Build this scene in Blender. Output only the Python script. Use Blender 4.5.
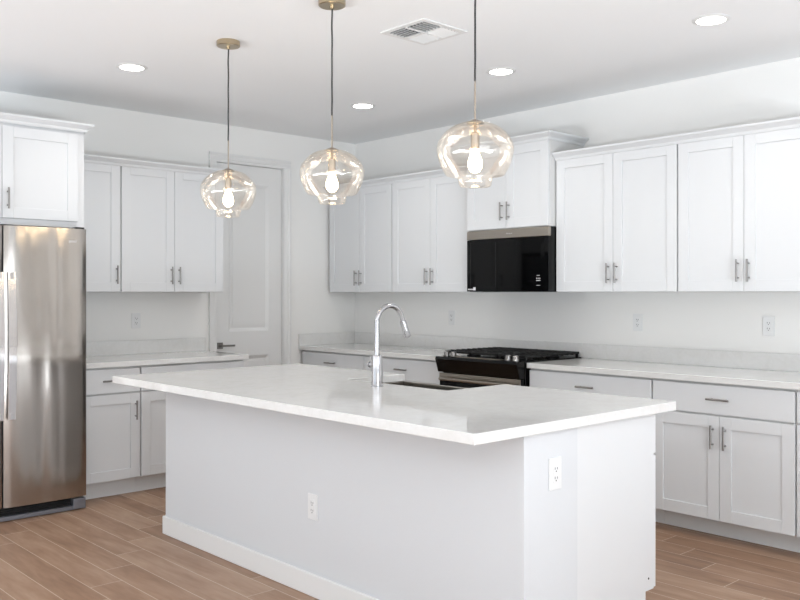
import bpy, math, random
from mathutils import Vector, Matrix
random.seed(4)
PI = math.pi
for o in list(bpy.data.objects): bpy.data.objects.remove(o, do_unlink=True)
S = bpy.context.scene
COL = S.collection

# ------------------------------------------------------------------ camera
cam_d = bpy.data.cameras.new('camera'); cam = bpy.data.objects.new('camera', cam_d); COL.objects.link(cam)
cam_d.sensor_fit = 'HORIZONTAL'; cam_d.sensor_width = 36; cam_d.lens = 871.98 / 800 * 36
cam_d.shift_y = -6.86 / 800; cam_d.clip_start = .05; cam_d.clip_end = 200
cam.location = (6.2333, -5.181, 1.3756); cam.rotation_euler = (PI/2, 0, math.radians(47.3115))
S.camera = cam

# ------------------------------------------------------------------ world, light, exposure
w = bpy.data.worlds.new('sky'); S.world = w; w.use_nodes = True
w.node_tree.nodes['Background'].inputs[0].default_value = (.86, .93, 1, 1)
w.node_tree.nodes['Background'].inputs[1].default_value = 1.0
S.view_settings.view_transform = 'Standard'; S.view_settings.look = 'None'
S.view_settings.gamma = 1; S.view_settings.use_curve_mapping = False
S.view_settings.exposure = 0.19

def area(name, loc, rot, sx, sy, power, col):
    l = bpy.data.lights.new(name, 'AREA'); l.shape = 'RECTANGLE'; l.size = sx; l.size_y = sy
    l.energy = power; l.color = col
    o = bpy.data.objects.new(name, l); COL.objects.link(o); o.location = loc; o.rotation_euler = rot
    return o
XR, YF, H = 8.8, -8.4, 2.757
# lamps just outside the openings of the two window walls behind the camera
# added, unseen uplights that brighten the ceiling, plus soft sky light through the openings
area('added_uplight_front', (2.9, YF - 1.5, .02), (PI, 0, 0), 5.4, 2.6, 740, (.88, .935, 1))
area('added_uplight_right', (XR + 1.5, -4.4, .02), (PI, 0, 0), 2.6, 4.6, 860, (.86, .93, 1))
area('daylight_front', (2.9, YF - .45, 1.2), (PI/2 + .3, 0, 0), 5.0, 2.1, 14, (.88, .935, 1))
area('daylight_right', (XR + .45, -4.8, 1.0), (PI/2 + .1, 0, PI/2), 3.4, 1.7, 75, (.88, .935, 1))

# ------------------------------------------------------------------ materials
def lin(c):
    return tuple((x/12.92 if x <= .04045 else ((x+.055)/1.055)**2.4) for x in c)
def mat(name, rgb, rough=.5, metal=0, spec=.5, bump=None, mottle=None, coat=0):
    m = bpy.data.materials.new(name); m.use_nodes = True; nt = m.node_tree
    b = nt.nodes['Principled BSDF']; c = (*lin(rgb), 1)
    b.inputs['Base Color'].default_value = c; b.inputs['Roughness'].default_value = rough
    b.inputs['Metallic'].default_value = metal; b.inputs['Specular IOR Level'].default_value = spec
    if coat: b.inputs['Coat Weight'].default_value = coat; b.inputs['Coat Roughness'].default_value = .06
    tc = nt.nodes.new('ShaderNodeTexCoord')
    if mottle:
        sc, amt = mottle
        n = nt.nodes.new('ShaderNodeTexNoise'); n.inputs['Scale'].default_value = sc; n.inputs['Detail'].default_value = 5
        nt.links.new(tc.outputs['Object'], n.inputs['Vector'])
        r = nt.nodes.new('ShaderNodeMapRange'); r.inputs[3].default_value = 1 - amt; r.inputs[4].default_value = 1 + amt
        nt.links.new(n.outputs[0], r.inputs[0])
        x = nt.nodes.new('ShaderNodeVectorMath'); x.operation = 'SCALE'; x.inputs[0].default_value = c[:3]
        nt.links.new(r.outputs[0], x.inputs['Scale']); nt.links.new(x.outputs[0], b.inputs['Base Color'])
    if bump:
        sc, st, dist = bump[:3]
        n = nt.nodes.new('ShaderNodeTexNoise'); n.inputs['Scale'].default_value = sc; n.inputs['Detail'].default_value = 4
        mp = nt.nodes.new('ShaderNodeMapping'); nt.links.new(tc.outputs['Object'], mp.inputs[0])
        if len(bump) > 3: mp.inputs['Scale'].default_value = bump[3]
        nt.links.new(mp.outputs[0], n.inputs['Vector'])
        bp = nt.nodes.new('ShaderNodeBump'); bp.inputs['Strength'].default_value = st; bp.inputs['Distance'].default_value = dist
        nt.links.new(n.outputs[0], bp.inputs['Height']); nt.links.new(bp.outputs[0], b.inputs['Normal'])
    return m
def emis(name, rgb, strength):
    m = bpy.data.materials.new(name); m.use_nodes = True; nt = m.node_tree
    nt.nodes.remove(nt.nodes['Principled BSDF']); e = nt.nodes.new('ShaderNodeEmission')
    e.inputs[0].default_value = (*rgb, 1); e.inputs[1].default_value = strength
    nt.links.new(e.outputs[0], nt.nodes['Material Output'].inputs[0]); return m

M = {}
M['wall'] = mat('wall paint', (.925, .922, .912), .75, spec=.25, bump=(140, .12, .002))
M['ceiling'] = mat('ceiling paint', (.95, .953, .955), .85, spec=.2, bump=(90, .12, .002))
M['white'] = mat('white cabinet lacquer', (.858, .864, .868), .38, spec=.4, bump=(60, .03, .001))
M['trimw'] = mat('white trim paint', (.89, .89, .885), .42, spec=.4, bump=(60, .03, .001))
M['pony'] = mat('island drywall paint', (.832, .84, .848), .7, spec=.25, bump=(140, .15, .002))
M['duct_shade'] = mat('dark gap', (.30, .30, .30), .8, mottle=(20, .05))
M['box'] = mat('cabinet frame', (.83, .83, .825), .5, mottle=(20, .02))
M['pull'] = mat('brushed nickel pull', (.56, .55, .54), .28, 1, bump=(300, .05, .001))
M['chrome'] = mat('polished chrome', (.74, .74, .75), .16, 1, bump=(5, .02, .001))
M['nickel'] = mat('satin brass nickel', (.74, .68, .58), .28, 1, bump=(200, .05, .001))
M['black'] = mat('gloss black enamel', (.02, .02, .021), .14, spec=.3, mottle=(5, .1))
M['blackglass'] = mat('black glass', (.015, .015, .016), .05, spec=.22, mottle=(5, .1))
M['iron'] = mat('cast iron grate', (.045, .042, .042), .5, spec=.4, bump=(200, .3, .001))
M['rubber'] = mat('black rubber', (.06, .06, .065), .6, mottle=(20, .1))
M['stem'] = mat('satin nickel stem', (.66, .62, .57), .3, 1, bump=(200, .05, .001))
M['cord'] = mat('grey woven cord', (.20, .20, .20), .7, bump=(400, .3, .001))
M['grille'] = mat('grey fridge grille', (.52, .53, .56), .4, .6, mottle=(10, .05))
M['plate'] = mat('outlet plastic', (.89, .892, .89), .35, mottle=(20, .01))
M['slot'] = mat('outlet slot', (.30, .30, .30), .6, mottle=(20, .05))
M['sinksteel'] = mat('sink steel', (.60, .58, .55), .3, 1, bump=(200, .05, .001))
M['lens'] = emis('downlight lens', (1, .97, .92), 14)
M['bulb'] = emis('bulb glow', (1, .80, .55), 22)
M['ink'] = mat('pale printed mark', (.85, .85, .86), .4, mottle=(20, .02))
M['sticker'] = mat('small label', (.75, .75, .75), .5, mottle=(20, .05))

ANIS = 0
def steel():
    m = mat('brushed stainless steel', (.68, .655, .63), .17, 1)
    nt = m.node_tree; b = nt.nodes['Principled BSDF']; tc = nt.nodes.new('ShaderNodeTexCoord')
    tg = nt.nodes.new('ShaderNodeTangent'); tg.direction_type = 'RADIAL'; tg.axis = 'Z'; nt.links.new(tg.outputs[0], b.inputs['Tangent']); b.inputs['Anisotropic'].default_value = .8; b.inputs['Anisotropic Rotation'].default_value = ANIS
    def noise(scale, sc, det, rot=0):
        mp = nt.nodes.new('ShaderNodeMapping'); mp.inputs['Scale'].default_value = scale; mp.inputs['Rotation'].default_value = (rot, 0, 0)
        nt.links.new(tc.outputs['Object'], mp.inputs[0])
        n = nt.nodes.new('ShaderNodeTexNoise'); n.inputs['Scale'].default_value = sc; n.inputs['Detail'].default_value = det
        nt.links.new(mp.outputs[0], n.inputs['Vector']); return n
    fine = noise((1, 1, .02), 400, 2); wave = noise((1, 1, .07), 8, .5, .03)
    b1 = nt.nodes.new('ShaderNodeBump'); b1.inputs['Strength'].default_value = .5; b1.inputs['Distance'].default_value = .045
    b2 = nt.nodes.new('ShaderNodeBump'); b2.inputs['Strength'].default_value = .06; b2.inputs['Distance'].default_value = .001
    nt.links.new(wave.outputs[0], b1.inputs['Height']); nt.links.new(fine.outputs[0], b2.inputs['Height'])
    nt.links.new(b1.outputs[0], b2.inputs['Normal']); nt.links.new(b2.outputs[0], b.inputs['Normal'])
    return m
M['steel'] = steel()
M['band'] = mat('stainless band', (.66, .63, .59), .3, 1, bump=(400, .06, .001, (.02, 1, 1)))

def quartz():
    m = mat('white quartz', (.90, .89, .875), .045, spec=.5)
    nt = m.node_tree; b = nt.nodes['Principled BSDF']; tc = nt.nodes.new('ShaderNodeTexCoord')
    n = nt.nodes.new('ShaderNodeTexNoise'); n.inputs['Scale'].default_value = 9; n.inputs['Detail'].default_value = 9; n.inputs['Distortion'].default_value = 1.5
    v = nt.nodes.new('ShaderNodeTexNoise'); v.inputs['Scale'].default_value = 55; v.inputs['Detail'].default_value = 3
    for x in (n, v): nt.links.new(tc.outputs['Object'], x.inputs['Vector'])
    r = nt.nodes.new('ShaderNodeValToRGB'); e = r.color_ramp.elements
    e[0].position = .34; e[0].color = (*lin((.865, .862, .85)), 1); e[1].position = .55; e[1].color = (*lin((.88, .878, .87)), 1)
    nt.links.new(n.outputs[0], r.inputs[0])
    r2 = nt.nodes.new('ShaderNodeMapRange'); r2.inputs[1].default_value = .3; r2.inputs[2].default_value = .7; r2.inputs[3].default_value = .975; r2.inputs[4].default_value = 1.01
    nt.links.new(v.outputs[0], r2.inputs[0])
    s = nt.nodes.new('ShaderNodeVectorMath'); s.operation = 'SCALE'
    nt.links.new(r.outputs[0], s.inputs[0]); nt.links.new(r2.outputs[0], s.inputs['Scale']); nt.links.new(s.outputs[0], b.inputs['Base Color'])
    return m
M['quartz'] = quartz()

def planks():
    m = bpy.data.materials.new('wood look tile planks'); m.use_nodes = True; nt = m.node_tree
    b = nt.nodes['Principled BSDF']; b.inputs['Roughness'].default_value = .42; b.inputs['Specular IOR Level'].default_value = .35
    L = nt.links.new
    def mth(op, a, c=None, d=None):
        n = nt.nodes.new('ShaderNodeMath'); n.operation = op
        for i, v in enumerate((a, c, d)):
            if v is None: continue
            if isinstance(v, (int, float)): n.inputs[i].default_value = v
            else: L(v, n.inputs[i])
        return n.outputs[0]
    tc = nt.nodes.new('ShaderNodeTexCoord'); sp = nt.nodes.new('ShaderNodeSeparateXYZ'); L(tc.outputs['Object'], sp.inputs[0])
    W, LEN = .156, 1.2
    yy = mth('DIVIDE', mth('ADD', sp.outputs[1], 3.172), W); row = mth('FLOOR', yy); fy = mth('FRACT', yy)
    xx = mth('DIVIDE', mth('SUBTRACT', sp.outputs[0], mth('ADD', 2.26 - .4, mth('MULTIPLY', row, -.2))), LEN)
    col = mth('FLOOR', xx); fx = mth('FRACT', xx)
    dy = mth('MULTIPLY', mth('MINIMUM', fy, mth('SUBTRACT', 1, fy)), W)
    dx = mth('MULTIPLY', mth('MINIMUM', fx, mth('SUBTRACT', 1, fx)), LEN)
    d = mth('MINIMUM', dx, dy)
    g = mth('LESS_THAN', d, .0023)
    cv = nt.nodes.new('ShaderNodeCombineXYZ'); L(row, cv.inputs[0]); L(col, cv.inputs[1])
    wn = nt.nodes.new('ShaderNodeTexWhiteNoise'); wn.noise_dimensions = '2D'; L(cv.outputs[0], wn.inputs['Vector'])
    # grain
    cx = nt.nodes.new('ShaderNodeCombineXYZ')
    L(mth('MULTIPLY', sp.outputs[0], 1.3), cx.inputs[0]); L(mth('MULTIPLY', sp.outputs[1], 8), cx.inputs[1]); L(mth('MULTIPLY', wn.outputs[0], 40), cx.inputs[2])
    n1 = nt.nodes.new('ShaderNodeTexNoise'); n1.inputs['Scale'].default_value = 1.6; n1.inputs['Detail'].default_value = 6; n1.inputs['Distortion'].default_value = .7; L(cx.outputs[0], n1.inputs['Vector'])
    n2 = nt.nodes.new('ShaderNodeTexNoise'); n2.inputs['Scale'].default_value = 6; n2.inputs['Detail'].default_value = 5; L(cx.outputs[0], n2.inputs['Vector'])
    f = mth('ADD', mth('MULTIPLY', n1.outputs[0], .75), mth('MULTIPLY', n2.outputs[0], .35))
    f = mth('ADD', f, mth('MULTIPLY', mth('SUBTRACT', wn.outputs[0], .5), .30))
    r = nt.nodes.new('ShaderNodeValToRGB'); e = r.color_ramp.elements
    e[0].position = .22; e[0].color = (*lin((.47, .355, .28)), 1)
    e[1].position = .88; e[1].color = (*lin((.70, .59, .50)), 1)
    k = e.new(.52); k.color = (*lin((.60, .475, .385)), 1)
    L(f, r.inputs[0])
    mx = nt.nodes.new('ShaderNodeMix'); mx.data_type = 'RGBA'; L(g, mx.inputs[0]); L(r.outputs[0], mx.inputs[6]); mx.inputs[7].default_value = (*lin((.76, .68, .61)), 1)
    L(mx.outputs[2], b.inputs['Base Color'])
    bp = nt.nodes.new('ShaderNodeBump'); bp.inputs['Strength'].default_value = .25; bp.inputs['Distance'].default_value = .002
    L(mth('SUBTRACT', f, g), bp.inputs['Height']); L(bp.outputs[0], b.inputs['Normal'])
    return m
M['floor'] = planks()

def thin_glass():
    m = bpy.data.materials.new('thin champagne glass'); m.use_nodes = True; nt = m.node_tree; L = nt.links.new
    nt.nodes.remove(nt.nodes['Principled BSDF'])
    t = nt.nodes.new('ShaderNodeBsdfTransparent'); t.inputs[0].default_value = (.985, .968, .94, 1)
    g = nt.nodes.new('ShaderNodeBsdfGlossy'); g.inputs['Roughness'].default_value = .10; g.inputs[0].default_value = (1, .97, .93, 1)
    lw = nt.nodes.new('ShaderNodeLayerWeight'); lw.inputs[0].default_value = .35
    mr = nt.nodes.new('ShaderNodeMapRange'); mr.inputs[3].default_value = .05; mr.inputs[4].default_value = .55
    L(lw.outputs['Fresnel'], mr.inputs[0])
    mx = nt.nodes.new('ShaderNodeMixShader'); L(mr.outputs[0], mx.inputs[0]); L(t.outputs[0], mx.inputs[1]); L(g.outputs[0], mx.inputs[2])
    L(mx.outputs[0], nt.nodes['Material Output'].inputs[0]); return m
M['glass'] = thin_glass()

# ------------------------------------------------------------------ mesh helpers
class MB:
    def __init__(s): s.v = []; s.f = []; s.smooth = set()
    def add(s, vs, fs, smooth=False):
        n = len(s.v); s.v += [tuple(v) for v in vs]
        for f in fs:
            if smooth: s.smooth.add(len(s.f))
            s.f.append(tuple(i + n for i in f))
        return s
    def box(s, x0, x1, y0, y1, z0, z1):
        x0, x1 = sorted((x0, x1)); y0, y1 = sorted((y0, y1)); z0, z1 = sorted((z0, z1))
        v = [(x0,y0,z0),(x1,y0,z0),(x1,y1,z0),(x0,y1,z0),(x0,y0,z1),(x1,y0,z1),(x1,y1,z1),(x0,y1,z1)]
        return s.add(v, [(0,3,2,1),(4,5,6,7),(0,1,5,4),(1,2,6,5),(2,3,7,6),(3,0,4,7)])
    def prism(s, pts, axis, a, b):
        """pts in the plane normal to axis (cyclic order: x->(y,z), y->(x,z), z->(x,y))"""
        def P(p, t):
            return {'x': (t, p[0], p[1]), 'y': (p[0], t, p[1]), 'z': (p[0], p[1], t)}[axis]
        n = len(pts)
        return s.add([P(p, a) for p in pts] + [P(p, b) for p in pts],
              [tuple(range(n)), tuple(range(2*n-1, n-1, -1))] + [(i, n+i, n+(i+1) % n, (i+1) % n) for i in range(n)])
    def lathe(s, prof, c=(0,0,0), axis='z', n=32, closed=False):
        """prof = [(r, h)...] along axis"""
        vs, fs = [], []
        for r, h in prof:
            for k in range(n):
                a = 2*PI*k/n; p, q = r*math.cos(a), r*math.sin(a)
                vs.append({'z': (c[0]+p, c[1]+q, c[2]+h), 'x': (c[0]+h, c[1]+p, c[2]+q), 'y': (c[0]+p, c[1]+h, c[2]+q)}[axis])
        for i in range(len(prof)-1):
            for k in range(n):
                fs.append((i*n+k, i*n+(k+1) % n, (i+1)*n+(k+1) % n, (i+1)*n+k))
        if prof[0][0] > 1e-6: fs.append(tuple(range(n))[::-1]) if not closed else None
        if prof[-1][0] > 1e-6 and not closed: fs.append(tuple((len(prof)-1)*n+k for k in range(n)))
        return s.add(vs, fs, True)
    def cyl(s, p, q, r, n=16, r2=None):
        p, q = Vector(p), Vector(q); return s.tube([p, q], [r, r if r2 is None else r2], n)
    def tube(s, pts, rad, n=16):
        pts = [Vector(p) for p in pts]; vs, fs = [], []
        if not isinstance(rad, (list, tuple)): rad = [rad]*len(pts)
        t0 = (pts[1]-pts[0]).normalized(); u = t0.orthogonal().normalized()
        for i, p in enumerate(pts):
            t = (pts[min(i+1, len(pts)-1)] - pts[max(i-1, 0)]).normalized()
            u = (u - t*u.dot(t)).normalized(); v = t.cross(u)
            for k in range(n):
                a = 2*PI*k/n; vs.append(p + (u*math.cos(a) + v*math.sin(a))*rad[i])
        for i in range(len(pts)-1):
            for k in range(n): fs.append((i*n+k, i*n+(k+1) % n, (i+1)*n+(k+1) % n, (i+1)*n+k))
        fs.append(tuple(range(n))[::-1]); fs.append(tuple((len(pts)-1)*n+k for k in range(n)))
        return s.add(vs, fs, True)
    def build(s, name, m, parent=None, bevel=0, label=None, seg=2):
        me = bpy.data.meshes.new(name); me.from_pydata(s.v, [], s.f); me.materials.append(m)
        for i in s.smooth: me.polygons[i].use_smooth = True
        o = bpy.data.objects.new(name, me); COL.objects.link(o)
        import bmesh
        b = bmesh.new(); b.from_mesh(me); bmesh.ops.recalc_face_normals(b, faces=b.faces); b.to_mesh(me); b.free()
        if s.smooth:
            me.set_sharp_from_angle(angle=math.radians(35))
        if bevel:
            md = o.modifiers.new('bevel', 'BEVEL'); md.width = bevel; md.segments = seg; md.limit_method = 'ANGLE'; md.angle_limit = math.radians(40)
        if parent: o.parent = parent
        if label: o['label'] = label
        return o
def empty(name, loc=(0,0,0), rz=0):
    o = bpy.data.objects.new(name, None); COL.objects.link(o); o.location = loc; o.rotation_euler = (0,0,rz)
    o.empty_display_size = .1; return o
def tag(o, label, cat, group=None):
    o['label'] = label; o['category'] = cat
    if group: o['group'] = group
    return o
def struct(o): o['kind'] = 'structure'; return o

def sweep(mb, path, prof):
    """sweep a profile (out, up) along a plan polyline; 'out' is to the right of travel"""
    P = [Vector((p[0], p[1])) for p in path]; z0 = path[0][2]; rings = []
    for i, p in enumerate(P):
        ns = []
        if i > 0: d = (P[i]-P[i-1]).normalized(); ns.append(Vector((d.y, -d.x)))
        if i < len(P)-1: d = (P[i+1]-P[i]).normalized(); ns.append(Vector((d.y, -d.x)))
        n = ns[0] if len(ns) == 1 else (ns[0]+ns[1]) / (1 + ns[0].dot(ns[1]))
        rings.append([(p.x+n.x*o, p.y+n.y*o, z0+u) for o, u in prof])
    n = len(prof); vs = [v for r in rings for v in r]; fs = []
    for i in range(len(rings)-1):
        for k in range(n): fs.append((i*n+k, i*n+(k+1) % n, (i+1)*n+(k+1) % n, (i+1)*n+k))
    fs.append(tuple(range(n))); fs.append(tuple((len(rings)-1)*n+k for k in range(n))[::-1])
    return mb.add(vs, fs)

# ------------------------------------------------------------------ the room
struct(MB().box(-.14, XR+.14, YF-.14, .14, -.06, 0).build('floor', M['floor']))
struct(MB().box(-.14, XR+.14, YF-.14, .14, H, H+.1).build('ceiling', M['ceiling']))
struct(MB().box(-.14, XR+.14, 0, .14, 0, H).build('wall_back', M['wall']))
DY0, DY1, DZ = -1.463, -.809, 2.448          # door opening in the left wall
wl = MB(); wl.box(-.12, 0, YF, DY0-.02, 0, H); wl.box(-.12, 0, DY1+.02, 0, 0, H); wl.box(-.12, 0, DY0-.02, DY1+.02, DZ+.02, H)
struct(wl.build('wall_left', M['wall']))
# the window walls behind the camera
wf = MB(); wf.box(0, .3, YF-.12, YF, 0, H); wf.box(5.6, XR, YF-.12, YF, 0, H); wf.box(.3, 5.6, YF-.12, YF, 2.45, H)
struct(wf.build('wall_front', M['wall']))
wr = MB(); wr.box(XR, XR+.12, YF, -6.5, 0, H); wr.box(XR, XR+.12, -2.0, 0, 0, H); wr.box(XR, XR+.12, -6.5, -2.0, 2.45, H)
struct(wr.build('wall_right', M['wall']))
def winframe(name, axis, c, a0, a1, z0, z1, nm):
    mb = MB(); wdt = .06
    def bx(p, q, zz0, zz1):
        if axis == 'y': mb.box(p, q, c-.09, c-.02, zz0, zz1)
        else: mb.box(c+.02, c+.09, p, q, zz0, zz1)
    bx(a0, a0+wdt, z0, z1); bx(a1-wdt, a1, z0, z1); bx(a0+wdt, a1-wdt, z0, z0+wdt); bx(a0+wdt, a1-wdt, z1-wdt, z1)
    for k in range(1, nm):
        m_ = a0 + (a1-a0)*k/nm; bx(m_-wdt/2, m_+wdt/2, z0+wdt, z1-wdt)
    return struct(mb.build(name, M['trimw'], bevel=.003))
winframe('window_1', 'y', YF, .3, 5.6, 0, 2.45, 3)
winframe('window_2', 'x', XR, -6.5, -2.0, 0, 2.45, 3)

# pantry door in the left wall
door = struct(empty('door_1', (0, (DY0+DY1)/2, 0)))
dc = (DY0+DY1)/2
def dl(mb, name, m, bevel=0, par=door, label=None):
    for i, v in enumerate(mb.v): mb.v[i] = (v[0], v[1]-dc, v[2])
    return mb.build(name, m, par, bevel, label)
lf = MB(); xf, xb = -.028, -.062
a, b_ = DY0+.002, DY1-.002
st = .125
def rect(y0, y1, z0, z1): lf.box(xb, xf, y0, y1, z0, z1)
rect(a, a+st, .01, DZ-.002); rect(b_-st, b_, .01, DZ-.002)
for z0, z1 in ((.01, .23), (.85, 1.055), (DZ-.155, DZ-.002)): rect(a+st, b_-st, z0, z1)
for z0, z1 in ((.23, .85), (1.055, DZ-.155)):
    y0, y1 = a+st, b_-st
    # sloping sticking, flat recess and raised field
    o_, i_, d1, d2 = 0, .028, xf, xf-.018
    v = [(d1, y0, z0), (d1, y1, z0), (d1, y1, z1), (d1, y0, z1), (d2, y0+i_, z0+i_), (d2, y1-i_, z0+i_), (d2, y1-i_, z1-i_), (d2, y0+i_, z1-i_)]
    lf.add(v, [(0,1,5,4), (1,2,6,5), (2,3,7,6), (3,0,4,7), (4,5,6,7)])
    j = .045
    lf.box(d2, d2+.006, y0+j, y1-j, z0+j, z1-j)
    lf.box(xb, xb+.005, y0, y1, z0, z1)
dl(lf, 'door_leaf', M['trimw'])
jb = MB(); jb.box(-.12, .0, DY0-.02, DY0, 0, DZ+.02); jb.box(-.12, 0, DY1, DY1+.02, 0, DZ+.02); jb.box(-.12, 0, DY0, DY1, DZ, DZ+.02)
dl(jb, 'door_jamb', M['trimw'])
cs = MB(); cw = .074
zc = DZ+.004
pf = [(.0005, -.005), (.011, -.005), (.013, -.020), (.017, -.024), (.017, -.052), (.021, -.058), (.021, -cw), (.0005, -cw)]
cs.prism([(x, DY0+o) for x, o in pf], 'z', 0, zc); cs.prism([(x, DY1-o) for x, o in pf], 'z', 0, zc)
cs.prism([(x, zc-.005-o) for x, o in pf], 'y', DY0-cw, DY1+cw)
dl(cs, 'door_casing', M['trimw'], .001)
hy = DY0+.045
lv = MB(); lv.box(xf, xf+.009, hy-.026, hy+.026, .918, .97); lv.cyl((xf, hy, .944), (xf+.05, hy, .944), .011); lv.box(xf+.04, xf+.055, hy-.01, hy+.115, .936, .952)
dl(lv, 'door_handle', M['pull'], .002, label='dark nickel lever handle on a square rose')
bb = MB(); bb.box(0, .014, DY1+cw, -.66, 0, .1); bb.box(0, .014, YF, -3.9, 0, .1)
struct(bb.build('baseboard_left', M['trimw'], bevel=.003))
bb = MB(); bb.box(5.9, XR, -.014, 0, 0, .1); struct(bb.build('baseboard_back', M['trimw'], bevel=.003))

# ------------------------------------------------------------------ cabinet parts (local frame: width along x, front towards -y)
def shaker(x0, x1, z0, z1, yf, th=.019, st=.067):
    mb = MB(); y1 = yf+th
    mb.box(x0, x0+st, yf, y1, z0, z1); mb.box(x1-st, x1, yf, y1, z0, z1)
    mb.box(x0+st, x1-st, yf, y1, z0, z0+st); mb.box(x0+st, x1-st, yf, y1, z1-st, z1)
    mb.box(x0+st-.001, x1-st+.001, yf+.0085, y1-.003, z0+st-.001, z1-st+.001)
    return mb
def pull(x, z, yf, vertical=True, L_=.13):
    mb = MB(); yo = yf-.03
    if vertical:
        mb.cyl((x, yo, z-L_/2), (x, yo, z+L_/2), .006, 12)
        for s in (-1, 1): mb.cyl((x, yf+.002, z+s*L_*.32), (x, yo, z+s*L_*.32), .0045, 8)
    else:
        mb.cyl((x-L_/2, yo, z), (x+L_/2, yo, z), .006, 12)
        for s in (-1, 1): mb.cyl((x+s*L_*.32, yf+.002, z), (x+s*L_*.32, yo, z), .0045, 8)
    return mb
G = .0055
def wall_cab(loc, rz, W, depth, z0, z1, doors, label, group=None, hz=None, stile_r=0, stile_l=0):
    """doors = list of handle sides, 'l' or 'r'; carcass depth excludes the door"""
    t = empty('wall_cabinet', loc, rz); tag(t, label, 'cabinet', group)
    c = MB(); c.box(.001, W-.001, -depth, -.002, z0, z1); c.build('carcass', M['box'] if not stile_r else M['white'], t, .001)
    x0, x1 = G+stile_l, W-G-stile_r; n = len(doors); w_ = (x1-x0-.003*(n-1))/n
    for k, s in enumerate(doors):
        a0 = x0+k*(w_+.003); a1 = a0+w_; yf = -depth-.02
        zb = z0+.004 if z1-z0 > .65 or not stile_r else z0+.04
        d = shaker(a0, a1, zb, z1-(.022 if stile_r else .004), yf).build('door', M['white'], t, .0015)
        hx = a0+.03 if s == 'l' else a1-.03
        pull(hx, (hz or zb+.12), yf).build('handle', M['pull'], d)
    return t
def base_cab(loc, rz, W, depth, drawer, doors, label, group=None, toe=.095, ztoe=.115, drawers=1):
    t = empty('base_cabinet', loc, rz); tag(t, label, 'cabinet', group)
    c = MB(); c.box(.001, W-.001, -depth, -.002, ztoe, .878); c.build('carcass', M['box'], t, .001)
    MB().box(.001, W-.001, -depth+toe-.012, -.04, .0, ztoe-.001).build('toe_kick', M['trimw'], t)
    yf = -depth-.02; zd = .705
    if drawer:
        dw = (W-2*G-.003*(drawers-1))/drawers
        for k in range(drawers):
            a0 = G+k*(dw+.003)
            d = MB().box(a0, a0+dw, yf, yf+.019, zd, .866).build('drawer', M['white'], t, .0018)
            pull(a0+dw/2, .789, yf, False).build('handle', M['pull'], d)
    n = len(doors); w_ = (W-2*G-.003*(n-1))/n
    for k, s in enumerate(doors):
        a0 = G+k*(w_+.003); a1 = a0+w_
        d = shaker(a0, a1, ztoe+.004, zd-.010, yf).build('door', M['white'], t, .0015)
        pull(a0+.035 if s == 'l' else a1-.035, zd-.010-.115, yf).build('handle', M['pull'], d)
    return t
UZ0, UZ1 = 1.382, 2.296
GU = 'white wall cabinets on the range wall'
wall_cab((.032, 0, 0), 0, .841, .31, UZ0, UZ1, 'rl', 'white two-door wall cabinet in the corner by the pantry door')
wall_cab((.873, 0, 0), 0, .902, .31, UZ0, UZ1, 'rl', 'white two-door wall cabinet directly left of the microwave')
wall_cab((2.552, 0, 0), 0, .918, .31, UZ0, UZ1, 'rl', 'white two-door wall cabinet directly right of the microwave')
wall_cab((3.47, 0, 0), 0, .838, .31, UZ0, UZ1, 'rl', 'white two-door wall cabinet at the right edge, second right of the microwave')
MWX0, MWX1, MWY = 1.79, 2.549, -.405
mwc = wall_cab((MWX0, 0, 0), 0, MWX1-MWX0, -MWY-.02, 1.836, 2.43, 'rl', 'short raised white wall cabinet above the black microwave', hz=1.96)
# left wall
LR = PI/2
wall_cab((0, -2.827, 0), LR, .392, .31, UZ0, UZ1, 'r', 'single-door white wall cabinet beside the fridge cabinet')
wall_cab((0, -2.435, 0), LR, .84, .31, UZ0, UZ1, 'rl', 'white two-door wall cabinet left of the pantry door')
FY1, FX = -2.828, .63
fc = wall_cab((0, -3.872, 0), LR, -2.828+3.872, FX, 1.80, 2.43, 'rl', 'deep white wall cabinet above the steel refrigerator', hz=1.96, stile_r=.043, stile_l=.043)

CR = [(0, 0), (.004, 0), (.008, .006), (.012, .018), (.034, .034), (.040, .038), (.044, .044), (.044, .052), (0, .052)]
def crown(path, label, parent=None, sc=1.0, z=None):
    mb = MB(); sweep(mb, path, [(o*sc, u*sc) for o, u in CR]); 
    return mb
def top_filler(mb, x0, x1, y0, y1, z0, z1): mb.box(x0, x1, y0, y1, z0, z1)
cz = UZ1-.012
tag(sweep(MB(), [(.002, -.331, cz), (1.786, -.331, cz)], CR).build('crown_moulding', M['white']), 'white crown moulding over the wall cabinets left of the microwave', 'moulding')
tag(sweep(MB(), [(2.552, -.331, cz), (4.31, -.331, cz), (4.31, -.002, cz)], CR).build('crown_moulding', M['white']), 'white crown moulding over the wall cabinets right of the microwave', 'moulding')
tag(sweep(MB(), [(.331, -2.828, cz-.006), (.331, -1.594, cz-.006), (.002, -1.594, cz-.006)], CR).build('crown_moulding', M['white']), 'white crown moulding over the wall cabinets beside the refrigerator', 'moulding')
cz2 = 2.43-.006
sweep(MB(), [(MWX0-.001, -.002, cz2), (MWX0-.001, MWY-.001, cz2), (MWX1+.001, MWY-.001, cz2), (MWX1+.001, -.002, cz2)], CR)
def child_world(mb, name, m, parent, bevel=0, label=None):
    """vertices given in world space, parented to an empty (location + z rotation)"""
    inv = (Matrix.Translation(parent.location) @ Matrix.Rotation(parent.rotation_euler[2], 4, 'Z')).inverted()
    mb.v = [tuple(inv @ Vector(v)) for v in mb.v]
    return mb.build(name, m, parent, bevel, label)
child_world(sweep(MB(), [(MWX0-.001, -.002, cz2), (MWX0-.001, MWY-.001, cz2), (MWX1+.001, MWY-.001, cz2), (MWX1+.001, -.002, cz2)], CR), 'crown', M['white'], mwc)
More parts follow.
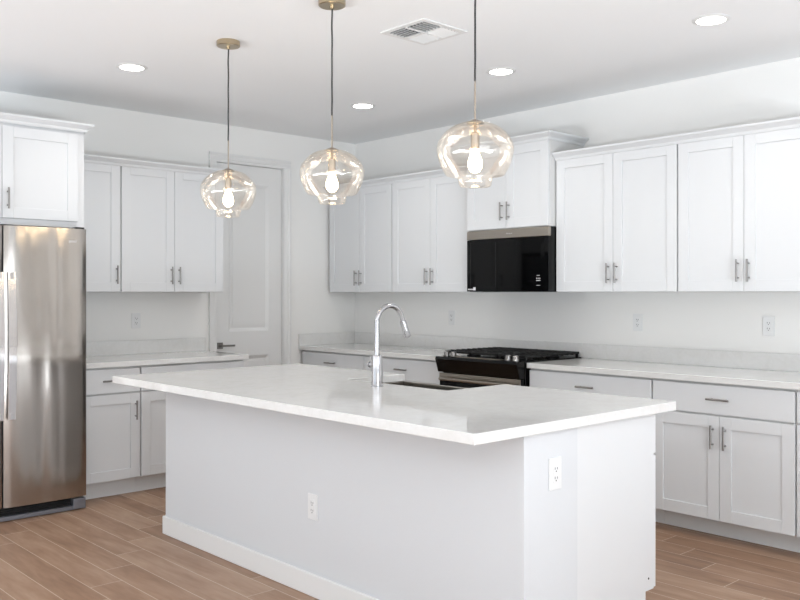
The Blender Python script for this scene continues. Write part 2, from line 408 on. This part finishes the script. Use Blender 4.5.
child_world(sweep(MB(), [(FX+.021, -3.872, cz2), (FX+.021, FY1+.001, cz2), (.002, FY1+.001, cz2)], CR), 'crown', M['white'], fc)

# base cabinets, range wall
BD = .61
base_cab((.032, 0, 0), 0, .838, BD, 1, 'rl', 'white base cabinet in the far corner, nearest the pantry door', toe=.13)
base_cab((.870, 0, 0), 0, .916, BD, 1, 'rl', 'white base cabinet directly left of the black range', toe=.13)
base_cab((2.560, 0, 0), 0, .917, BD, 1, 'rl', 'white base cabinet directly right of the black range', toe=.13)
base_cab((3.477, 0, 0), 0, .834, BD, 1, 'rl', 'white base cabinet under the counter at the right edge, both doors in view', toe=.13)
base_cab((4.3115, 0, 0), 0, .76, BD, 1, 'rl', 'white base cabinet showing only as a thin sliver at the right edge', toe=.13)
# left wall
base_cab((0, -2.86, 0), LR, .428, BD, 1, 'r', 'narrow white base cabinet beside the steel refrigerator', toe=.075)
base_cab((0, -2.432, 0), LR, .835, BD, 1, 'rl', 'wide white base cabinet behind the left end of the island', toe=.075)

def counter(x0, x1, y0, y1, name='countertop'):
    return MB().box(x0, x1, y0, y1, .884, .914)
def ctop(mb, label, splash):
    t = empty('countertop', (0, 0, 0)); 
    xs = [v[0] for v in mb.v]; ys = [v[1] for v in mb.v]; t.location = (sum(xs)/len(xs), sum(ys)/len(ys), .879)
    tag(t, label, 'countertop'); child_world(mb, 'slab', M['quartz'], t, .0025)
    for s in splash: child_world(s, 'backsplash', M['quartz'], t, .002)
    return t
c1 = MB().box(.002, 1.786, -.648, -.002, .879, .914)
ctop(c1, 'white quartz countertop in the far corner left of the range',
     [MB().box(.022, 2.553, -.022, -.002, .9141, 1.018), MB().box(.002, .0215, -.648, -.002, .9141, 1.018)])
c2 = MB().box(2.555, 5.1, -.648, -.002, .879, .914)
ctop(c2, 'long white quartz countertop right of the range', [MB().box(2.555, 5.1, -.022, -.002, .9141, 1.018)])
c3 = MB().box(.002, .648, -2.86, -1.575, .879, .914)
ctop(c3, 'short white quartz countertop between the refrigerator and the pantry door', [MB().box(.002, .022, -2.86, -1.575, .9141, 1.018)])

# ------------------------------------------------------------------ refrigerator
rf = tag(empty('refrigerator', (0, -3.337, 0), LR), 'side-by-side stainless steel refrigerator at the left edge', 'refrigerator')
# local x -> world +y, local -y -> world +x
HW = .460
b = MB(); b.box(-HW+.004, HW-.004, -.70, -.03, .02, 1.765); b.build('body', M['grille'], rf, .004)
def fdoor(x0, x1):
    prof = []; n = 14; yb = -.715
    pts = [(x0, yb)]
    for i in range(n+1):
        u = i/n; x = x0+(x1-x0)*u; e = min(u, 1-u)*(x1-x0)
        y = -.788-.010*(1-(2*u-1)**2)
        if e < .012: y += .010*(1-e/.012)
        pts.append((x, y))
    pts.append((x1, yb)); mb = MB(); mb.prism(pts, 'z', .086, 1.783)
    mb.smooth = set(range(2, 2+len(pts))); return mb
d1 = fdoor(-.047, HW).build('door', M['steel'], rf, label='wide right fridge door of brushed steel')
d2 = fdoor(-HW, -.056).build('door', M['steel'], rf, label='left freezer door of brushed steel')
MB().box(-.055, -.048, -.77, -.70, .09, 1.78).build('door_gasket', M['rubber'], rf)
def fhandle(x):
    mb = MB(); pts = []
    N = 16; hw = .024
    ring = []
    for i in range(N+1):
        u = i/N; z = .617+(1.501-.617)*u; yo = -.838-.022*math.sin(PI*u); th = .012
        ring.append([(x-hw, yo, z), (x+hw, yo, z), (x+hw, yo+th, z), (x-hw, yo+th, z)])
    vs = [p for r in ring for p in r]; fs = [(0,1,2,3), tuple(4*N+k for k in (3,2,1,0))]
    for i in range(N):
        for k in range(4): fs.append((i*4+k, i*4+(k+1) % 4, (i+1)*4+(k+1) % 4, (i+1)*4+k))
    mb.add(vs, fs)
    for z in (.64, 1.478): mb.box(x-.012, x+.012, -.842, -.786, z-.02, z+.02)
    return mb
M['hsteel'] = mat('polished steel handle', (.86, .85, .85), .16, 1, bump=(300, .04, .001))
fhandle(-.018).build('handle', M['hsteel'], d1, .002); fhandle(-.088).build('handle', M['hsteel'], d2, .002)
g = MB(); g.box(-HW+.01, HW-.01, -.74, -.70, .012, .075)
for k in range(4): g.box(-HW+.02, HW-.09, -.752, -.738, .030+k*.013, .036+k*.013)
g.build('base_grille', M['rubber'], rf, label='black slotted base grille')
MB().box(-HW+.0, HW-.075, -.775, -.745, .004, .030).build('grille_trim', M['grille'], rf, .003)
MB().box(HW-.085, HW-.004, -.785, -.70, .006, .074).build('foot_cover', M['grille'], rf, .006)
MB().box(HW-.06, HW-.004, -.76, -.69, 1.784, 1.796).build('hinge_cover', M['rubber'], rf, .002)
def text(s, size, m, name, parent, loc, rot, ext=.0006, label=None):
    cu = bpy.data.curves.new(name, 'FONT'); cu.body = s; cu.size = size; cu.extrude = ext; cu.align_x = 'CENTER'; cu.align_y = 'CENTER'
    o = bpy.data.objects.new(name, cu); COL.objects.link(o)
    dg = bpy.context.evaluated_depsgraph_get(); me = bpy.data.meshes.new_from_object(o.evaluated_get(dg))
    me.materials.clear(); me.materials.append(m); bpy.data.objects.remove(o)
    q = bpy.data.objects.new(name, me); COL.objects.link(q); q.parent = parent; q.location = loc; q.rotation_euler = rot
    if label: q['label'] = label
    return q
text('Whirlpool', .026, M['ink'], 'logo', d1, (.335, -.7945, 1.703), (PI/2, 0, 0))

# ------------------------------------------------------------------ microwave (over the range)
mw = tag(empty('microwave', (2.1715, 0, 1.386)), 'black over-the-range microwave with a stainless top band', 'microwave')
hw = .379
MB().box(-hw, hw, -.378, -.002, .0, .446).build('body', M['black'], mw, .002)
dr = MB().box(-hw, hw, -.405, -.379, .002, .380).build('door', M['blackglass'], mw, .002)
for x in (-hw+.035, -.100): MB().box(x, x+.004, -.4062, -.404, .03, .36).build('window_border', M['rubber'], dr)
MB().prism([(-hw, .383), (hw, .383), (hw, .446), (-hw+.008, .446), (-hw, .438)], 'y', -.407, -.379).build('top_band', M['band'], mw, .002)
text('Whirlpool', .014, M['ink'], 'logo', mw, (0.03, -.4078, .414), (PI/2, 0, 0), .0003)
for q in [(.272+k*.014, .280+k*.014, .088, .096) for k in range(3)] + [(.272, .308, .074, .080), (.277, .303, .110, .114), (.275, .305, .042, .045)]:
    MB().box(q[0], q[1], -.4062, -.4045, q[2], q[3]).build('control_mark', M['sticker'], mw)
MB().box(.31, .345, -.4058, -.404, .235, .33).build('display', M['black'], mw)
MB().box(-.37, -.315, -.4058, -.404, .012, .022).build('rating_label', M['sticker'], mw)
MB().box(-.315, -.292, -.4060, -.404, .010, .034).build('rating_label', M['ink'], mw)
ve = MB()
for k in range(10): ve.box(-.33+k*.066, -.28+k*.066, -.30, -.12, -.002, .001)
ve.build('vent', M['rubber'], mw)

# ------------------------------------------------------------------ range
rg = tag(empty('gas_range', (2.1705, 0, 0)), 'black slide-in gas range with steel knobs between the counters', 'range')
RX = .379
MB().box(-RX, RX, -.655, -.025, .03, .90).build('body', M['black'], rg, .003)
# cooktop sheet and sloping control panel
ck = MB().box(-RX-.0, RX+.0, -.66, -.025, .9005, .922); ck.build('cooktop', M['black'], rg, .004)
MB().prism([(-.66, .926), (-.735, .922), (-.742, .905), (-.712, .810), (-.66, .806)], 'x', -RX, RX).build('control_panel', M['black'], rg, .003)
# stainless touch strip on top of the panel
MB().box(-.215, .215, -.722, -.676, .9235, .9285).build('display_strip', M['band'], rg, .001)
for x in (-.305, -.238, .268, .333):
    k = MB(); k.lathe([(.025, 0), (.025, .006), (.0215, .010), (.021, .029), (.018, .032), (0, .032)], (x, -.697, .925), n=20)
    kb = k.build('knob', M['pull'], rg); MB().box(x-.0035, x+.0035, -.716, -.678, .956, .962).build('knob_grip', M['chrome'], kb, .001)
# grates
for gx in (-.252, 0, .252):
    gr = MB(); x0, x1, y0, y1 = gx-.121, gx+.121, -.640, -.05; t_ = .007
    for yy in (y0, y1, (y0+y1)/2): gr.box(x0, x1, yy-t_, yy+t_, .944, .960)
    for xx in (x0+t_, x1-t_): gr.box(xx-t_, xx+t_, y0, y1, .944, .960)
    for k in range(9):
        yy = y0+.06+k*.058; gr.box(x0, x0+.10, yy-.005, yy+.005, .940, .964); gr.box(x1-.10, x1, yy-.005, yy+.005, .940, .964)
    gr.box(gx-.005, gx+.005, y0, y0+.09, .946, .962); gr.box(gx-.005, gx+.005, y1-.09, y1, .946, .962)
    for xx in (x0+.01, x1-.01):
        for yy in (y0+.01, y1-.01): gr.box(xx-.008, xx+.008, yy-.008, yy+.008, .922, .946)
    gr.build('grate', M['iron'], rg, .002)
for (bx_, by_) in ((-.24, -.18), (-.24, -.48), (.24, -.18), (.24, -.48), (0, -.33)):
    MB().lathe([(.05, 0), (.05, .006), (.036, .008), (.036, .016), (.03, .02), (0, .02)], (bx_, by_, .922), n=24).build('burner', M['iron'], rg)
od = MB().box(-RX+.006, RX-.006, -.70, -.658, .225, .803).build('oven_door', M['blackglass'], rg, .004)
MB().box(-RX+.006, RX-.006, -.7035, -.69, .748, .803).build('door_band', M['band'], od, .002)
oh = MB(); oh.cyl((-.33, -.745, .765), (.33, -.745, .765), .011); 
for x in (-.3, .3): oh.cyl((x, -.70, .765), (x, -.745, .765), .008)
oh.build('handle', M['band'], od)
MB().box(-RX+.006, RX-.006, -.70, -.658, .055, .215).build('drawer', M['band'], rg, .004)
MB().box(-RX+.02, RX-.02, -.64, -.03, 0, .05).build('plinth', M['rubber'], rg)

# ------------------------------------------------------------------ island
IX0, IX1, IY0, IYP, IY1 = 1.655, 4.276, -2.783, -2.467, -1.925
isl = tag(empty('kitchen_island', ((IX0+IX1)/2, -2.35, 0)), 'large white kitchen island with a panelled back and toe-kick notch', 'island')
child_world(MB().box(IX0, IX1, IY0, IYP, 0, .8755), 'knee_wall', M['pony'], isl, .0015)
e = .006
ep = MB(); ep.prism([(IYP+.0005, 0), (IYP+.0005, .8755), (IY1, .8755), (IY1, .14), (IY1-.062, .14), (IY1-.062, 0)], 'x', IX1-e-.018, IX1-e)
child_world(ep, 'end_panel', M['white'], isl, .001)
ep = MB(); ep.prism([(IYP+.0005, 0), (IYP+.0005, .8755), (IY1, .8755), (IY1, .14), (IY1-.062, .14), (IY1-.062, 0)], 'x', IX0+e, IX0+e+.018)
child_world(ep, 'end_panel', M['white'], isl, .001)
SX0, SX1 = 2.585, 3.36
cb = MB(); cb.box(IX0+e+.019, SX0-.006, IYP+.001, IY1-.001, .14, .8755); cb.box(SX1+.006, IX1-e-.019, IYP+.001, IY1-.001, .14, .8755)
cb.box(SX0-.006, SX1+.006, IYP+.001, IY1-.001, .14, .62)
child_world(cb, 'carcass', M['box'], isl)
child_world(MB().box(IX0+e+.02, IX1-e-.02, IYP+.02, IY1-.075, 0, .139), 'toe_kick', M['trimw'], isl)
child_world(MB().box(IX0-.014, IX1, IY0-.014, IY0, 0, .102), 'baseboard', M['trimw'], isl, .004)
child_world(MB().box(IX0-.014, IX0-.0005, IY0, IYP, 0, .102), 'baseboard', M['trimw'], isl, .004)
# doors on the working side (face +y)
def isl_front(x0, x1, z0, z1, kind, hs):
    c = empty('tmp'); 
    w_ = x1-x0
    if kind == 'door': mb = shaker(-w_/2, w_/2, z0, z1, -.02)
    else: mb = MB().box(-w_/2, w_/2, -.02, -.001, z0, z1)
    R = Matrix.Translation(((x0+x1)/2, IY1, 0)) @ Matrix.Rotation(PI, 4, 'Z')
    mb.v = [tuple(R @ Vector(v)) for v in mb.v]
    d = child_world(mb, kind, M['white'], isl, .0015)
    if kind == 'door': h = pull((w_/2-.03)*(1 if hs == 'l' else -1), z1-.115, -.02)
    else: h = pull(0, (z0+z1)/2, -.02, False)
    h.v = [tuple(R @ Vector(v)) for v in h.v]
    inv = Matrix.Translation(isl.location).inverted(); h.v = [tuple(inv @ Vector(v)) for v in h.v]
    h.build('handle', M['pull'], d)
    bpy.data.objects.remove(c)
for x0, x1 in ((IX0+.009, 2.577), (3.368, IX1-.009)):
    xm = (x0+x1)/2
    isl_front(x0, x1, .705, .866, 'drawer', 'l')
    isl_front(x0, xm-.0015, .144, .695, 'door', 'r'); isl_front(xm+.0015, x1, .144, .695, 'door', 'l')
isl_front(SX0, 2.971, .144, .60, 'door', 'r'); isl_front(2.974, SX1, .144, .60, 'door', 'l')
child_world(MB().lathe([(.0045, 0), (.0045, .002), (0, .0024)], (IX1-e, -1.966, .19), 'x', 10), 'screw_cap', M['slot'], isl)

# island worktop with the open-backed sink cutout
TX0, TX1, TY0, TY1 = 1.575, 4.299, -3.065, -1.793
CX0, CX1, CYN = 2.600, 3.345, -2.212
wt = MB(); wt.prism([(TX0, TY0), (TX1, TY0), (TX1, TY1), (CX1, TY1), (CX1, CYN), (CX0, CYN), (CX0, TY1), (TX0, TY1)], 'z', .876, .914)
tag(wt.build('island_worktop', M['quartz'], bevel=.0025), 'glossy white quartz worktop overhanging the island', 'countertop')
# apron sink
sk = tag(empty('apron_sink', (2.9725, -2.0, .874)), 'stainless apron sink let into the island worktop behind the tap', 'sink')
sb = MB(); ox0, ox1, oy0, oy1 = SX0, SX1, -2.227, -1.788; zt, zb = .874, .655; wi = .016; wa = .018
sb.box(ox0, ox0+wi, oy0, oy1, zb, zt); sb.box(ox1-wi, ox1, oy0, oy1, zb, zt)
sb.box(ox0+wi, ox1-wi, oy0, oy0+wi, zb, zt); sb.box(ox0+wi, ox1-wi, oy1-wa, oy1, zb, zt); sb.box(ox0+wi, ox1-wi, oy0+wi, oy1-wa, zb, zb+.012)
child_world(sb, 'basin', M['sinksteel'], sk, .003)
child_world(MB().lathe([(.055, 0), (.055, .002), (.04, .004), (.03, .001), (0, .001)], (2.97, -2.01, zb+.012), n=24), 'drain', M['chrome'], sk)

# faucet
fb = Vector((2.987, -2.341, .9145))
fa = tag(empty('kitchen_faucet', fb), 'tall chrome gooseneck faucet standing on the island worktop', 'faucet')
k = MB(); k.lathe([(.031, 0), (.031, .004), (.0275, .006), (.0265, .150), (.024, .154), (.013, .155), (0, .155)], n=28); k.build('base', M['chrome'], fa)
pts = [(0, 0, .152), (0, 0, .24), (0, 0, .314)]
Ra = .085
for i in range(1, 17):
    a_ = PI - PI*i/16*.91; pts.append((0, Ra+Ra*math.cos(a_), .314+Ra*math.sin(a_)))
p1 = Vector(pts[-1]); dd = (p1-Vector(pts[-2])).normalized(); pts.append(tuple(p1+dd*.02))
MB().tube(pts, .0130, 18).build('spout', M['chrome'], fa)
q0 = p1+dd*.018; q1 = q0+dd*.088
hd = MB().tube([q0, q0+dd*.012, q0+dd*.05, q1-dd*.004, q1], [.0145, .0165, .0170, .0205, .019], 20); hd.build('spray_head', M['chrome'], fa)
lvv = MB(); lvv.cyl((-.018, 0, .105), (-.052, 0, .105), .0125); lvv.cyl((-.05, 0, .105), (-.058, 0, .105), .016); lvv.cyl((-.054, .0, .105), (-.060, -.0, .105), .0125, 16); lvv.cyl((-.04, .0, .112), (-.046, -.0, .145), .0035, 10); lvv.build('handle', M['chrome'], fa)

# ------------------------------------------------------------------ outlets
def outlet(loc, rz, label, w_=.072, h_=.117, rocker=False):
    t = empty('electrical_outlet', loc, rz); tag(t, label, 'outlet', None)
    MB().box(-w_/2, w_/2, -.006, -.0005, -h_/2, h_/2).build('cover_plate', M['plate'], t, .002)
    r = MB().box(-.0165, .0165, -.0085, -.005, -.0335, .0335).build('receptacle', M['plate'], t, .001)
    s = MB()
    for z in (.017, -.017):
        s.box(-.008, -.0055, -.0092, -.008, z-.002, z+.007); s.box(.0055, .008, -.0092, -.008, z-.002, z+.006)
        s.cyl((0, -.0092, z-.008), (0, -.008, z-.008), .0028, 8)
    s.build('slots', M['slot'], r)
    return t
outlet((0, -2.162, 1.166), LR, 'white outlet on the left wall above the short counter')
outlet((1.248, 0, 1.175), 0, 'white outlet on the wall left of the range')
outlet((2.990, 0, 1.178), 0, 'white outlet on the wall just right of the range')
outlet((3.886, 0, 1.178), 0, 'white outlet on the range wall nearest the right edge')
outlet((3.054, IY0, .405), 0, 'white outlet low on the long back panel of the island')
outlet((IX1, -2.609, .718), PI/2, 'white outlet high on the right end of the island')

# ------------------------------------------------------------------ ceiling fittings
GP = 'glass pendant lamps over the island'
def pendant(x, y, label, ztop):
    t = empty('pendant_lamp', (x, y, 0)); tag(t, label, 'pendant lamp', GP)
    c = MB(); c.lathe([(0, 0), (.062, 0), (.064, -.003), (.064, -.026), (.060, -.029), (0, -.029)], (0, 0, H-.0005), n=36); c.build('canopy', M['nickel'], t)
    MB().lathe([(.010, 0), (.010, -.012), (.004, -.016), (0, -.016)], (0, 0, H-.029), n=14).build('cord_grip', M['nickel'], t)
    pts = []
    z0, z1 = H-.03, ztop+.158
    for i in range(25):
        z = z0+(z1-z0)*i/24; pts.append((0.0011*math.sin(i*.8), .0011*math.cos(i*.9), z))
    MB().tube(pts, .0040, 8).build('cord', M['cord'], t)
    MB().tube([(0, 0, z1+.006), (0, 0, ztop-.005)], .0038, 10).build('stem', M['stem'], t)
    cp = MB(); cp.lathe([(0, .012), (.010, .012), (.028, .004), (.034, -.002), (0, -.002)], (0, 0, ztop-.006), n=28); cp.build('shade_cap', M['stem'], t)
    k = MB(); k.lathe([(.006, 0), (.006, -.034), (.0175, -.040), (.0175, -.098), (.014, -.102), (0, -.102)], (0, 0, ztop-.008), n=22); k.build('socket', M['stem'], t)
    prof = [(.0125, 0), (.0135, -.012), (.020, -.028), (.0265, -.045), (.029, -.062), (.026, -.078), (.016, -.092), (0, -.098)]
    k = MB(); k.lathe(prof, (0, 0, ztop-.108), n=22); k.build('bulb', M['bulb'], t)
    # blown-glass shade: dome, taper, shelf and stepped foot
    ctrl = [(.030, -.004), (.055, -.009), (.085, -.020), (.112, -.038), (.132, -.060), (.145, -.080), (.151, -.100), (.1515, -.118), (.148, -.140), (.140, -.165), (.130, -.188), (.1185, -.208),
            (.112, -.214), (.085, -.216), (.073, -.217), (.069, -.220), (.067, -.230), (.065, -.245), (.061, -.255), (.052, -.259), (.0, -.260)]
    cc = [ctrl[0]] + ctrl + [ctrl[-1]]; sm = []
    for i in range(1, len(cc)-2):
        for u in (0, .33, .67):
            sm.append(tuple(.5*(2*cc[i][j]+(cc[i+1][j]-cc[i-1][j])*u+(2*cc[i-1][j]-5*cc[i][j]+4*cc[i+1][j]-cc[i+2][j])*u*u+(3*cc[i][j]-cc[i-1][j]-3*cc[i+1][j]+cc[i+2][j])*u**3) for j in (0, 1)))
    ctrl = sm+[ctrl[-1]]
    inner = [(r-.0025 if r > .003 else 0, h+(.0025 if i > 12 else 0)) for i, (r, h) in enumerate(ctrl)]
    g_ = MB(); g_.lathe(ctrl, (0, 0, ztop), n=56, closed=True); pass
    o = g_.build('glass_shade', M['glass'], t)
    return t
pendant(2.0785, -2.63, 'leftmost of the three clear glass pendant lamps, nearest the refrigerator', 2.053)
pendant(2.995, -2.63, 'middle one of the three clear glass pendant lamps above the faucet', 2.055)
pendant(3.905, -2.63, 'right-hand and largest-looking clear glass pendant lamp, in front of the short cabinet', 2.054)

CAN_W = 20
def can(x, y, label):
    t = empty('recessed_light', (x, y, H)); tag(t, label, 'ceiling light', 'round recessed lights in the ceiling')
    MB().lathe([(.071, -.001), (.071, -.007), (.082, -.006), (.093, -.002), (.093, -.0005), (.071, -.0005)], n=40, closed=True).build('trim_ring', M['trimw'], t)
    l = bpy.data.lights.new('downlight', 'SPOT'); l.energy = CAN_W; l.spot_size = 2.5; l.spot_blend = 1; l.shadow_soft_size = .07; l.color = (1, .95, .89)
    q = bpy.data.objects.new('downlight', l); COL.objects.link(q); q.parent = t; q.location = (0, 0, -.02)
    MB().lathe([(0, -.0045), (.0705, -.0045), (.0705, -.001), (0, -.001)], n=40).build('lens', M['lens'], t)
can(1.21, -2.775, 'round recessed ceiling light at the left, nearest the refrigerator')
can(1.33, -1.03, 'round recessed ceiling light farthest away, between the left and middle pendants')
can(2.673, -1.042, 'round recessed ceiling light just right of the right-hand pendant cord')
can(4.062, -1.042, 'round recessed ceiling light nearest the right edge of the picture')

vt = tag(empty('air_vent', (2.936, -1.968, H)), 'square white four-way air vent in the ceiling', 'air vent')
f = MB(); s_ = .165; q = .132
f.box(-s_, s_, -s_, -q, -.008, -.0005); f.box(-s_, s_, q, s_, -.008, -.0005); f.box(-s_, -q, -q, q, -.008, -.0005); f.box(q, s_, -q, q, -.008, -.0005)
f.box(-.006, .006, -q, q, -.010, -.001); f.box(-q, q, -.006, .006, -.010, -.001)
f.build('frame', M['trimw'], vt, .002)
MB().box(-q, q, -q, q, -.0015, -.0005).build('duct_shade_sheet', M['duct_shade'], vt)  # flat dark sheet, its grey painted in for the shade inside the duct
for (qx, qy, ax, sg) in ((-1, -1, 'x', -1), (1, -1, 'y', 1), (1, 1, 'x', 1), (-1, 1, 'y', -1)):
    bl = MB()
    for k in range(5):
        c0 = .016+k*.0245; lo, hi = .007, .130
        if ax == 'x':
            y = qy*c0; x0, x1 = sorted((qx*lo, qx*hi))
            bl.prism([(y, -.002), (y+sg*.011, -.014), (y+sg*.0122, -.013), (y+.0015*sg, -.0016)], 'x', x0, x1)
        else:
            x = qx*c0; y0, y1 = sorted((qy*lo, qy*hi))
            bl.prism([(x, -.002), (x+sg*.011, -.014), (x+sg*.0122, -.013), (x+.0015*sg, -.0016)], 'y', y0, y1)
    bl.build('louvre_bank', M['trimw'], vt)
